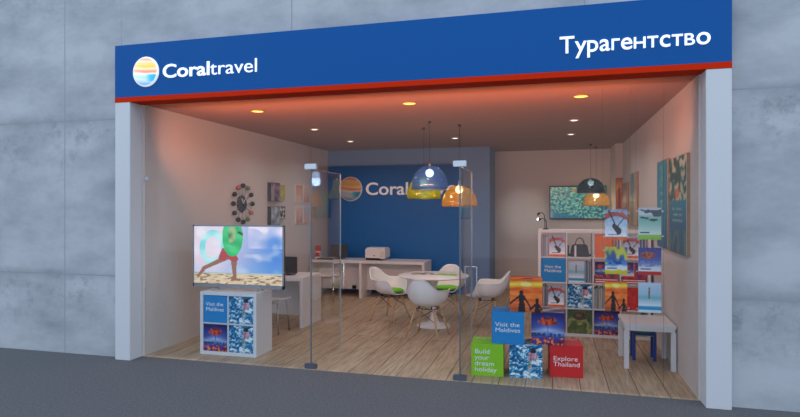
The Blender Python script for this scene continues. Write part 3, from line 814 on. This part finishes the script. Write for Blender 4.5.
def sst(a, b, x):
    t = max(0, min(1, (x - a) / (b - a))); return t * t * (3 - 2 * t)
def make_chair(label, loc, rz):
    t = thing('shell_chair', label, 'chair', loc, rz, 'shell chairs around the round table')
    bm = bmesh.new(); n = 72; rws = 16; rings = []
    for j in range(rws + 2):
        rho = min(1, j / rws); ring = []
        for k in range(n):
            if j == 0 and k: ring.append(ring[0]); continue
            ph = 2 * PI * k / n; a = abs((ph + PI) % (2 * PI) - PI)      # 0 = front
            zr = .445 + .215 * sst(.55, 1.15, a) + .160 * sst(2.15, 3.0, a)
            R = .25 + .045 * math.exp(-((a - 1.45) / .75) ** 2) + .06 * math.exp(-(a / .6) ** 2) + .065 * sst(1.9, 3.1, a)
            zb = .415
            f = math.sin(min(1, rho * 1.0) * PI / 2) ** .80
            g = (1 - math.cos(rho * PI / 2)) ** 1.15
            r = R * f
            z = zb + (zr - zb) * g
            if j == rws + 1: r += .022; z -= .004 + .006 * (a > .6)
            ring.append(bm.verts.new((r * math.cos(ph) + (-.02), r * math.sin(ph) * 1.02, z)))
        rings.append(ring)
    for a_, b_ in zip(rings, rings[1:]):
        for k in range(n):
            u = []
            for q in (a_[k], a_[(k + 1) % n], b_[(k + 1) % n], b_[k]):
                if q not in u: u.append(q)
            bm.faces.new(u).smooth = True
    o = obj('seat_shell', bm, M['shell'], t)
    md = o.modifiers.new('thickness', 'SOLIDIFY'); md.thickness = .007; md.offset = 0
    md = o.modifiers.new('soft', 'SUBSURF'); md.levels = 1; md.render_levels = 1
    bm = bmesh.new(); lathe(bm, [(0, .452), (.16, .455), (.195, .462), (.205, .475), (.19, .488), (.10, .494), (0, .494)], 36)
    obj('cushion', bm, M['green'], t, loc=(.01, 0, 0))['label'] = 'lime green round cushion'
    for sx in (-1, 1):
        for sy in (-1, 1):
            bm = bmesh.new(); tube(bm, [(sx * .115, sy * .13, .385), (sx * .225, sy * .235, .0)], [.015, .011], 10); obj('leg', bm, M['wood'], t)
    bm = bmesh.new()
    for sx in (-1, 1):
        tube(bm, [(sx * .17, .185, .21), (sx * .112, -.125, .38)], .0035, 6); tube(bm, [(sx * .17, -.185, .21), (sx * .112, .125, .38)], .0035, 6)
    for sy in (-1, 1): tube(bm, [(.165, sy * .18, .23), (-.11, sy * .125, .38)], .0035, 6)
    for sx in (-1, 1): tube(bm, [(sx * .115, -.13, .387), (sx * .115, .13, .387)], .005, 6)
    for sy in (-1, 1): tube(bm, [(-.115, sy * .13, .387), (.115, sy * .13, .387)], .005, 6)
    for sx in (-1, 1):
        for sy in (-1, 1): tube(bm, [(sx * .09, sy * .09, .386), (sx * .09, sy * .09, .418)], .012, 8)
    obj('wire_brace', bm, M['cable'], t)
    return t
R_ = math.radians
ch = make_chair('white shell chair nearest the glass, its back to the street', (-1.665, 2.14, 0), R_(80))
dup(ch, (-2.47, 3.07, 0), R_(-18), 'white shell chair at the left of the round table, green cushion showing')
dup(ch, (-1.66, 3.60, 0), R_(-92), 'white shell chair behind the round table, facing the street')
dup(ch, (-.965, 3.10, 0), R_(184), 'white shell chair at the right of the round table, facing left')

def brochure(label, x, y, z, w, d, rz, fn, name='brochure', grp=None):
    bm = bmesh.new(); lay = bm.verts.layers.float_color.new('Col'); n = 12; T = []
    for i in range(n + 1):
        u = i / n; hgt = .004 + .012 * abs(math.sin(u * 2 * PI)) * (1 - abs(2 * u - 1) * .4)
        row = []
        for j in range(5):
            v = j / 4; q = bm.verts.new(((u - .5) * w, (v - .5) * d, hgt)); q[lay] = S(*[max(0, min(255, c)) for c in fn(u, v)]); row.append(q)
        T.append(row)
    low = [[bm.verts.new((a.co.x, a.co.y, 0.0005)) for a in (r[0], r[-1])] for r in T]
    for r in low:
        for q in r: q[lay] = S(230, 230, 226)
    for i in range(n):
        for j in range(4): bm.faces.new((T[i][j], T[i + 1][j], T[i + 1][j + 1], T[i][j + 1])).smooth = True
        bm.faces.new((low[i][0], low[i + 1][0], T[i + 1][0], T[i][0])); bm.faces.new((low[i + 1][1], low[i][1], T[i][-1], T[i + 1][-1]))
        bm.faces.new((low[i][0], low[i][1], low[i + 1][1], low[i + 1][0]))
    me = bpy.data.meshes.new(name); bm.to_mesh(me); bm.free(); me.materials.append(M['print_'])
    o = bpy.data.objects.new(name, me); COL.objects.link(o); o.location = (x, y, z); o.rotation_euler = (0, 0, rz)
    return tag(o, label, 'brochure', grp)
brochure('open dark printed brochure on the round table', -1.90, 2.86, .763, .34, .22, .35, lambda u, v: mix((70, 80, 60), (200, 200, 190), .5 + 1.4 * nz(u, v, 5, 3)))
brochure('open lime green brochure beside the dark one on the round table', -1.53, 2.87, .763, .32, .22, -.15, lambda u, v: (120, 190, 40) if v < .75 else (200, 214, 190))

# ------------------------------------------------------------------ display cubes by the window
CS = .336
def dcube(label, x, y, z, rz, m=None, fn=None, side=None, top=None, txt=None, tx=None, tz=None, capz=.045):
    c = CS
    if fn: o = print_box('display_cube', c, c, c, fn, side=side, top=top, nx=56, nz=56)
    else:
        bm = bmesh.new(); box(bm, 0, c, 0, c, 0, c, bev=.0025); o = obj('display_cube', bm, m)
        text('lettering', txt, M['print_white'], o, tx[0], tx[1], tz, -.0005, cap=capz, depth=.0008, line=.92 if txt.count('\n') > 1 else .9)
        o2 = text('top_lettering', txt.split('\n')[0] + ' ' + txt.split('\n')[1], M['print_white'], o, tx[0], tx[1], .26, 0, cap=.03, depth=.0006)
        for v in o2.data.vertices: v.co = Vector((v.co.x, v.co.z, c + .0003 - v.co.y))
    o.location = (x, y, z); o.rotation_euler = (0, 0, rz)
    return tag(o, label, 'display cube', 'printed display cubes stacked by the window')
dcube('lime green cube reading Build your dream holiday, bottom of the stack', -.832, .455, .0, R_(3), M['greenbox'], txt='Build\nyour\ndream\nholiday', tx=(.035, .265), tz=.235, capz=.05)
dcube('water and swimmer picture cube in the middle of the bottom row', -.438, .485, .0, R_(4), fn=snorkel, side=lambda u, v: mix((120, 84, 60), (206, 176, 140), .5 + nz(u, v, 3, 3)), top=snorkel)
dcube('red cube reading Explore Thailand at the bottom of the stack', -.030, .61, .0, R_(4), M['redbox'], txt='Explore\nThailand', tx=(.035, .30), tz=.175, capz=.048)
dcube('blue cube reading Visit the Maldives resting on the green cube', -.622, .50, CS + .001, R_(3), M['bluebox'], txt='Visit the\nMaldives', tx=(.035, .295), tz=.185, capz=.047)
dcube('umbrella at dusk picture cube resting on the red cube', -.217, .595, CS + .001, R_(1), fn=umbrella_dusk, side=umbrella_side, top=umbrella_top)
dcube('sunset picture cube with two children, topmost of the stack', -.440, .57, 2 * CS + .002, R_(2), fn=kids_sunset, side=kids_side, top=kids_top)

# ------------------------------------------------------------------ big cube shelf and what is on it
SX, SY = -.197, 2.63
shelf, SW, SH = cube_unit('cube_shelf', 'large white four by four cube shelf full of brochures by the right wall', SX, SY, 4, 4, cell=.335, thick=.038)
cell, inn = .335, .015
def cxy(i, j): return SX + .038 + i * (cell + inn), .038 + (3 - j) * (cell + inn)      # j = row from the top
def sbox(label, i, j, fn=None, m=None, txt=None):
    x, z = cxy(i, j); w = .325
    if fn: o = print_box('picture_box', w, .34, w, fn, loc=(x + .005, SY + .012, z + .001), nx=40, nz=40)
    else:
        o = bxo('picture_box', (0, w, 0, .34, 0, w), m, loc=(x + .005, SY + .012, z + .001))
        text('lettering', txt, M['print_white'], o, .04, .27, .19, -.0005, cap=.045, depth=.0008, line=.9)
    return tag(o, label, 'box')
sbox('blue Visit the Maldives box in the leftmost column of the big shelf', 0, 1, None, M['bluebox'], 'Visit the\nMaldives')
sbox('water and swimmer picture box in the big shelf', 1, 2, snorkel)
sbox('sea turtle picture box in the lowest row of the big shelf', 1, 3, turtle_pic)
sbox('umbrella at dusk picture box, bottom row of the big shelf', 2, 3, umbrella_dusk)
sbox('dark dusk picture box at the lower left of the big shelf, behind the cubes', 0, 3, violet_cover)

def magazines(i, j, fn, fwhere, place, spines, cover_label, spine_label, grp, sp_n=6, cw=.21, chh=.29):
    """covers facing out plus a row of upright spines; fwhere = x offset of the cover"""
    x, z = cxy(i, j)
    if fn:
        o = print_box('brochure', cw, .006, chh, fn, loc=(x + fwhere, SY + .03, z + .001), nx=24, nz=32, rot=(R_(-3), 0, 0)); tag(o, cover_label, 'brochure')
    k = 0
    for s in range(sp_n):
        w = .014
        o = print_box('brochure', w, .21, .27 + .01 * (s % 3), lambda u, v, s=s: spines[s % len(spines)], loc=(x + place + s * .021, SY + .06 if fn else SY + .03, z + .001), nx=1, nz=1, base=spines[s % len(spines)])
        tag(o, spine_label, 'brochure', grp)
G = 'upright brochures in the big shelf'
magazines(0, 0, boat_cover, .115, .008, [(200, 196, 204), (170, 150, 160), (150, 160, 180)], 'boat cover brochure in the top left compartment of the big shelf', 'upright brochure in the top left compartment of the big shelf', 'upright brochures in the top left compartment', 5)
magazines(0, 2, boat_cover, .100, .008, [(110, 120, 150), (190, 200, 210), (84, 96, 130)], 'boat cover brochure in the third row of the big shelf', 'upright brochure beside the lower boat cover in the big shelf', 'upright brochures in the third row, left column', 4)
magazines(1, 1, beach_cover, .02, .235, [(170, 186, 200), (120, 140, 160)], 'pale beach cover brochure beside the Maldives box in the big shelf', 'upright brochure right of the pale beach cover in the big shelf', 'upright brochures in the second row, second column', 4)
magazines(2, 0, orange_cover, .02, .240, [(210, 110, 60), (200, 200, 204)], 'plain orange cover brochure in the top row of the big shelf', 'upright brochure behind the orange cover in the top row', 'upright brochures in the top row, third column', 4, cw=.215, chh=.315)
magazines(3, 0, boat_cover, .03, .245, [(80, 100, 150), (190, 190, 196)], 'boat cover brochure in the top right compartment of the big shelf', 'upright brochure in the top right compartment of the big shelf', 'upright brochures in the top right compartment', 4)
magazines(2, 2, None, 0, .01, [(196, 204, 200), (170, 180, 184), (150, 160, 156), (206, 206, 198)], '', 'pale upright brochure in the third row of the big shelf', 'pale brochures in the third row, third column', 13)
magazines(3, 2, red_cover, .02, .245, [(200, 60, 60), (180, 190, 210)], 'bright red cover brochure in the third row of the big shelf', 'upright brochure right of the bright red cover', 'upright brochures in the third row, right column', 4, cw=.215, chh=.30)
magazines(3, 3, map_cover, .06, .28, [(70, 70, 140)], 'yellow and blue cover brochure low in the big shelf behind the white table', 'upright blue brochure low in the big shelf behind the white table', 'brochures low at the right', 2)
# lying stacks in the second row: covers stand above piles of red and white booklets
for i in (2, 3):
    x, z = cxy(i, 1)
    for s in range(5):
        colr = [(196, 40, 44), (232, 232, 230), (206, 60, 56), (226, 226, 226), (180, 34, 40)][s]
        o = print_box('booklet', .29, .21, .013, lambda u, v, c=colr: c, loc=(x + .02, SY + .02, z + .001 + s * .0145), nx=1, nz=1, base=colr)
        tag(o, ('red or white booklet in the flat pile under the dusk cover, big shelf third column' if i == 2 else 'red or white booklet in the flat pile in the second row, last column'), 'booklet', 'flat pile of booklets, ' + ('third' if i == 2 else 'last') + ' column')
    o = print_box('brochure', .145, .006, .215, umbrella_dusk if i == 2 else reef_cover, loc=(x + .02, SY + .05, z + .075), nx=20, nz=26, rot=(R_(-3), 0, 0)); tag(o, 'dusk cover brochure standing on the pile in the %s column of the big shelf' % ('third' if i == 2 else 'last'), 'brochure')
    o = print_box('brochure', .145, .006, .215, violet_cover, loc=(x + .17, SY + .05, z + .075), nx=20, nz=26, rot=(R_(-3), 0, 0)); tag(o, 'violet cover brochure standing on the pile in the %s column of the big shelf' % ('third' if i == 2 else 'last'), 'brochure')
# handbag
x, z = cxy(1, 0)
hb = thing('handbag', 'charcoal grey handbag with a loop handle in the top row of the big shelf', 'handbag', (x + .17, SY + .12, z + .001))
bm = bmesh.new()
prof = [(-.13, 0), (.13, 0), (.105, .15), (.095, .17), (-.095, .17), (-.105, .15)]
fr = [bm.verts.new((a, -.045, b)) for a, b in prof]; bk = [bm.verts.new((a, .045, b)) for a, b in prof]
bm.faces.new(fr); bm.faces.new(list(reversed(bk)))
for k in range(6): bm.faces.new((fr[k], bk[k], bk[(k + 1) % 6], fr[(k + 1) % 6]))
bmesh.ops.bevel(bm, geom=list(bm.edges), offset=.012, segments=3, affect='EDGES'); obj('bag_body', bm, M['bag'], hb)
bm = bmesh.new(); tube(bm, [(-.06, -.05, .15), (-.055, -.048, .20), (-.035, -.04, .245), (0, -.035, .262), (.035, -.04, .245), (.055, -.048, .20), (.06, -.05, .15)], .007, 8); obj('handle', bm, M['bag'], hb)
bm = bmesh.new(); box(bm, -.07, -.045, -.052, -.0475, .0, .16); obj('pale_strap', bm, M['white'], hb)
bm = bmesh.new(); box(bm, -.155, .16, .0, .012, .0, .03, bev=.003); 
box(bm, -.158, -.14, -.03, .05, .0, .15, bev=.003)
tag(obj('document_folder', bm, M['dark'], loc=(x + .17, SY + .20, z + .001)), 'dark folder standing behind the charcoal handbag in the big shelf', 'folder')

# gooseneck lamps on top of the shelf
def gooseneck(label, x, y, hx, hz, top):
    z0 = SH + .001
    t = thing('gooseneck_lamp', label, 'lamp', (x, y, z0), 0)
    bm = bmesh.new(); lathe(bm, [(0, 0), (.03, 0), (.032, .006), (.028, .012), (.008, .018), (0, .018)], 20); obj('base', bm, M['black'], t)
    bm = bmesh.new(); pts = []
    for i in range(13):
        s = i / 12
        if s < .5: pts.append((-.01 * s, 0, .016 + (top - .02) * s * 2 * .8))
        else:
            a = (s - .5) * 2 * PI * .75
            cxm = hx / 2; pts.append((cxm + (-.01 - cxm + .0) * math.cos(a) if a < PI else hx, 0, .016 + (top - .02) * .8 + (top * .2) * math.sin(a)))
    tube(bm, pts, .006, 8); obj('flexible_neck', bm, M['black'], t)
    e = pts[-1]
    bm = bmesh.new(); lathe(bm, [(0, .02), (.016, .018), (.026, -.012), (.030, -.035), (.026, -.035), (.0, -.03)], 20)
    for v in bm.verts: v.co = Vector((e[0] + v.co.z * .8 + v.co.x * .2, v.co.y, e[2] + v.co.x * .8 - .0 + v.co.z * .2))
    obj('lamp_head', bm, M['black'], t)
    return t, e
gl, e1 = gooseneck('taller black gooseneck lamp at the left end of the big shelf', -.105, 2.76, -.10, 0, .235)
g2, e2 = gooseneck('lower black gooseneck lamp, head lit, at the left end of the big shelf', -.085, 2.86, -.11, 0, .15)
bm = bmesh.new(); bmesh.ops.create_uvsphere(bm, u_segments=14, v_segments=10, radius=.018, matrix=Matrix.Translation((e2[0] - .03, 0, e2[2]))); obj('lit_bulb', bm, M['bulb'], g2)
ld = bpy.data.lights.new('neck_lamp', 'SPOT'); ld.energy = 110; ld.spot_size = R_(19); ld.spot_blend = 1; ld.color = (1, .93, .85); ld.shadow_soft_size = .02
lo = bpy.data.objects.new('neck_lamp', ld); COL.objects.link(lo); lo.parent = g2
src = Vector((-.085 + e2[0] - .03, 2.91, SH + e2[2])); lo.location = (e2[0] - .03, .05, e2[2])
lo.rotation_euler = (Vector((-.60, 7.1, 1.62)) - src).to_track_quat('-Z', 'Y').to_euler()

# wall television
wt = thing('wall_television', 'flat television on the far wall showing a shoal of fish', 'television', (.507, 7.04, 1.525))
bm = bmesh.new(); box(bm, -.575, .575, 0, .05, -.01, .705, bev=.005); obj('housing', bm, M['black'], wt)
print_box('screen', 1.11, .003, .66, fish_pic, wt, nx=90, nz=56, mat=M['screen_dim'], loc=(-.555, -.0035, .018), base=(10, 10, 12))

# ------------------------------------------------------------------ white table and blue stool
kt = thing('side_table', 'plain square white table beside the right wall', 'table', (.757, 1.135, 0))
bm = bmesh.new(); box(bm, 0, .53, 0, .60, .455, .495, bev=.003); obj('tabletop', bm, M['white'], kt)
bxo('apron', (.012, .518, .012, .588, .420, .4545), M['white'], kt)
for ax in (0.002, .478):
    for ay in (.002, .548): bxo('leg', (ax, ax + .05, ay, ay + .05, 0, .4195), M['white'], kt, bev=.002)
ks = thing('blue_stool', 'small dark blue stool with a green seat under the white table', 'stool', (.895, 1.52, 0))
for ax in (0, .225):
    for ay in (0, .20): bxo('leg', (ax, ax + .032, ay, ay + .032, 0, .33), M['kidblue'], ks, bev=.003)
bm = bmesh.new(); box(bm, .033, .224, .002, .026, .295, .328); box(bm, .033, .224, .206, .230, .295, .328); box(bm, .002, .03, .033, .199, .295, .328); box(bm, .227, .255, .033, .199, .295, .328); obj('seat_rail', bm, M['kidblue'], ks)
bxo('seat', (.031, .226, .027, .205, .283, .306), M['green'], ks)

# ------------------------------------------------------------------ hanging covers and wires near the glass
HY = .60
for k, x in enumerate((.492, .752, .808, 1.064)):
    bm = bmesh.new(); tube(bm, [(x, HY - .01, .001), (x, HY - .01, 2.998)], .0009, 6)
    o = obj('display_wire', bm, M['cable'])
    tag(o, ['leftmost thin vertical display wire holding the window posters', 'second thin display wire, right edge of the left poster column', 'third thin display wire, left edge of the right poster column', 'rightmost thin vertical display wire by the right wall'][k], 'wire', 'display wires behind the glass')
hang = [(.515, 1.44, boat_cover, 'boat and deck cover', 'top of the left column'), (.515, 1.095, map_cover, 'yellow and blue map cover', 'middle of the left column'), (.515, .72, kids_sunset, 'sunset children cover', 'bottom of the left column'),
        (.832, 1.45, island_cover, 'green lagoon and hills cover', 'top of the right column'), (.832, 1.095, reef_cover, 'violet reef cover with red band', 'middle of the right column'), (.832, .72, beach_cover, 'pale beach cover', 'bottom of the right column')]
for x, z, fn, nm, pl in hang:
    t = thing('hanging_poster', nm + ' on display wires, ' + pl, 'poster', (x, HY, z), 0, 'posters on wires behind the glass')
    hgt = .31 if z > 1 and x < .6 and z > 1.2 else .275 if z > 1 and z < 1.2 else .32 if z > 1.2 else .30
    print_box('printed_sheet', .213, .003, hgt, fn, t, nx=36, nz=48)
    bm = bmesh.new()
    for sx in (-.022, .216):
        for zz in (.03, hgt - .04): box(bm, sx, sx + .018, -.012, .004, zz, zz + .012)
    obj('wire_clip', bm, M['steel'], t)

# ------------------------------------------------------------------ right wall posters (face -X)
def wall_poster(label, y0, y1, z0, z1, fn, x=XR, th=.03, fm='frame', nx=30, nzv=50):
    """y0 nearest the street"""
    t = thing('wall_poster', label, 'poster', (x - .001, y0, z0), 0)
    bxo('frame', (-th, 0, 0, y1 - y0, 0, z1 - z0), M[fm], t)
    w = y1 - y0
    o = print_box('printed_sheet', w - .012, .002, (z1 - z0) - .012, fn, t, nx=nx, nz=nzv)
    o.rotation_euler = (0, 0, -PI / 2); o.location = (-th - .0025, w - .006, .006)
    return t
wall_poster('large teal printed panel on the right wall, further from the street', 1.53, 2.20, 1.29, 2.335, teal_words)
wall_poster('large coral reef panel with pale blossoms on the right wall, nearest the glass', .56, 1.44, 1.285, 2.31, coral_reef)
wall_poster('tall tan poster on the right wall behind the hanging covers', 4.02, 4.88, 1.48, 2.335, tan_fig)
wall_poster('plum coloured poster on the right wall next to the corner pier', 5.18, 6.02, 1.50, 2.22, plum_fig)
op = thing('wall_poster', 'narrow orange poster on the pier in the far right corner', 'poster', (1.170, 6.097, 1.74))
bxo('frame', (0, .12, -.02, 0, 0, .60), M['frame'], op); print_box('printed_sheet', .110, .002, .588, orange_fig, op, nx=10, nz=30, loc=(.005, -.0225, .006))

# ------------------------------------------------------------------ left wall: clock, brochure boxes, framed prints (face +X)
ck = thing('ball_clock', 'round wall clock with coloured balls on spokes, above the beach television', 'clock', (XL + .001, 2.43, 1.83))
bm = bmesh.new(); lathe(bm, [(0, 0), (.13, 0), (.13, .02), (.12, .03), (0, .034)], 32, axis='X'); obj('dial', bm, M['dark'], ck)
cols = ['black', 'lime', 'black', 'black', 'redb', 'lime', 'black', 'black', 'black', 'black', 'black', 'redb']
M['lime'] = plain('dull_green_ball', (96, 120, 80), .4); M['redb'] = plain('dull_red_ball', (170, 96, 84), .4)
for k in range(12):
    a = PI / 2 - k * PI / 6; rr = .285
    bm = bmesh.new(); yy, zz = rr * math.cos(a), rr * math.sin(a)
    tube(bm, [(.02, .12 * math.cos(a), .12 * math.sin(a)), (.03, yy * .92, zz * .92)], .006, 6)
    sp = obj('spoke', bm, M['steel'], ck)
    bm = bmesh.new(); bmesh.ops.create_uvsphere(bm, u_segments=16, v_segments=10, radius=.038, matrix=Matrix.Translation((.035, yy, zz)))
    for f in bm.faces: f.smooth = True
    obj('ball', bm, M[cols[k]], sp)
bm = bmesh.new()
for a, l, w in ((2.1, .09, .008), (.9, .11, .006)): tube(bm, [(.04, 0, 0), (.04, l * math.cos(a), l * math.sin(a))], w, 6)
obj('hands', bm, M['white'], ck)

def left_print(name, label, cat, y0, y1, z0, z1, fn, th, fm, group=None):
    t = thing(name, label, cat, (XL + .001, y0, z0), 0, group)
    bxo('frame', (0, th, 0, y1 - y0, 0, z1 - z0), M[fm], t)
    o = print_box('printed_sheet', y1 - y0 - .02, .002, z1 - z0 - .02, fn, t, nx=16, nz=20)
    o.rotation_euler = (0, 0, PI / 2); o.location = (th + .0025, .01, .01)
    return t
G = 'brochure boxes on the left wall'
left_print('brochure_box', 'dark plum brochure box, upper row on the left wall beside the clock', 'wall box', 3.28, 3.61, 1.88, 2.20, dark_cover, .07, 'dark', G)
left_print('brochure_box', 'yellow green brochure box, upper row on the left wall', 'wall box', 3.625, 3.85, 1.90, 2.19, yellow_cover, .05, 'white', G)
left_print('brochure_box', 'slate blue brochure box, lower row on the left wall beside the clock', 'wall box', 3.28, 3.61, 1.46, 1.79, slate_cover, .07, 'dark', G)
left_print('brochure_box', 'black and white brochure box, lower row on the left wall', 'wall box', 3.625, 3.85, 1.56, 1.79, mono_cover, .05, 'dark', G)
G = 'pale framed prints on the left wall'
for lb, y0, z0, fn in (('cream framed print, upper row left', 4.36, 1.87, peach_cover), ('salmon framed print, upper row middle', 4.70, 1.87, rose_cover), ('pale framed print, upper row right end', 5.04, 1.87, pale_cover),
                       ('salmon framed print, lower row left', 4.36, 1.46, rose_cover), ('grey blue framed print, lower row middle', 4.70, 1.46, pale_cover), ('cream framed print, lower row right end', 5.04, 1.46, peach_cover)):
    left_print('framed_print', lb + ' on the left wall', 'picture', y0, y0 + .30, z0, z0 + .335, fn, .02, 'white', G)

# ------------------------------------------------------------------ sky light and camera
w = bpy.data.worlds.new('dusk_sky'); sc.world = w; w.use_nodes = True
nt = w.node_tree; bg = nt.nodes['Background']
tc = nt.nodes.new('ShaderNodeTexCoord'); sp = nt.nodes.new('ShaderNodeSeparateXYZ'); nt.links.new(tc.outputs['Generated'], sp.inputs[0])
r = nt.nodes.new('ShaderNodeValToRGB'); nt.links.new(sp.outputs['Z'], r.inputs['Fac'])
r.color_ramp.elements[0].color = (.485, .565, .675, 1); r.color_ramp.elements[1].color = (.455, .55, .69, 1)
nt.links.new(r.outputs['Color'], bg.inputs['Color']); bg.inputs['Strength'].default_value = 2.1

cam = bpy.data.cameras.new('camera'); co = bpy.data.objects.new('camera', cam); COL.objects.link(co)
cam.sensor_width = 36; cam.lens = 570 / 800 * 36; cam.shift_y = -1.2 / 800
co.location = (0, -5.56, 1.774); co.rotation_euler = (PI / 2, 0, R_(15)); cam.clip_end = 100
sc.camera = co
sc.view_settings.view_transform = 'Standard'; sc.view_settings.look = 'None'; sc.view_settings.gamma = 1; sc.view_settings.use_curve_mapping = False
sc.view_settings.exposure = 0.0
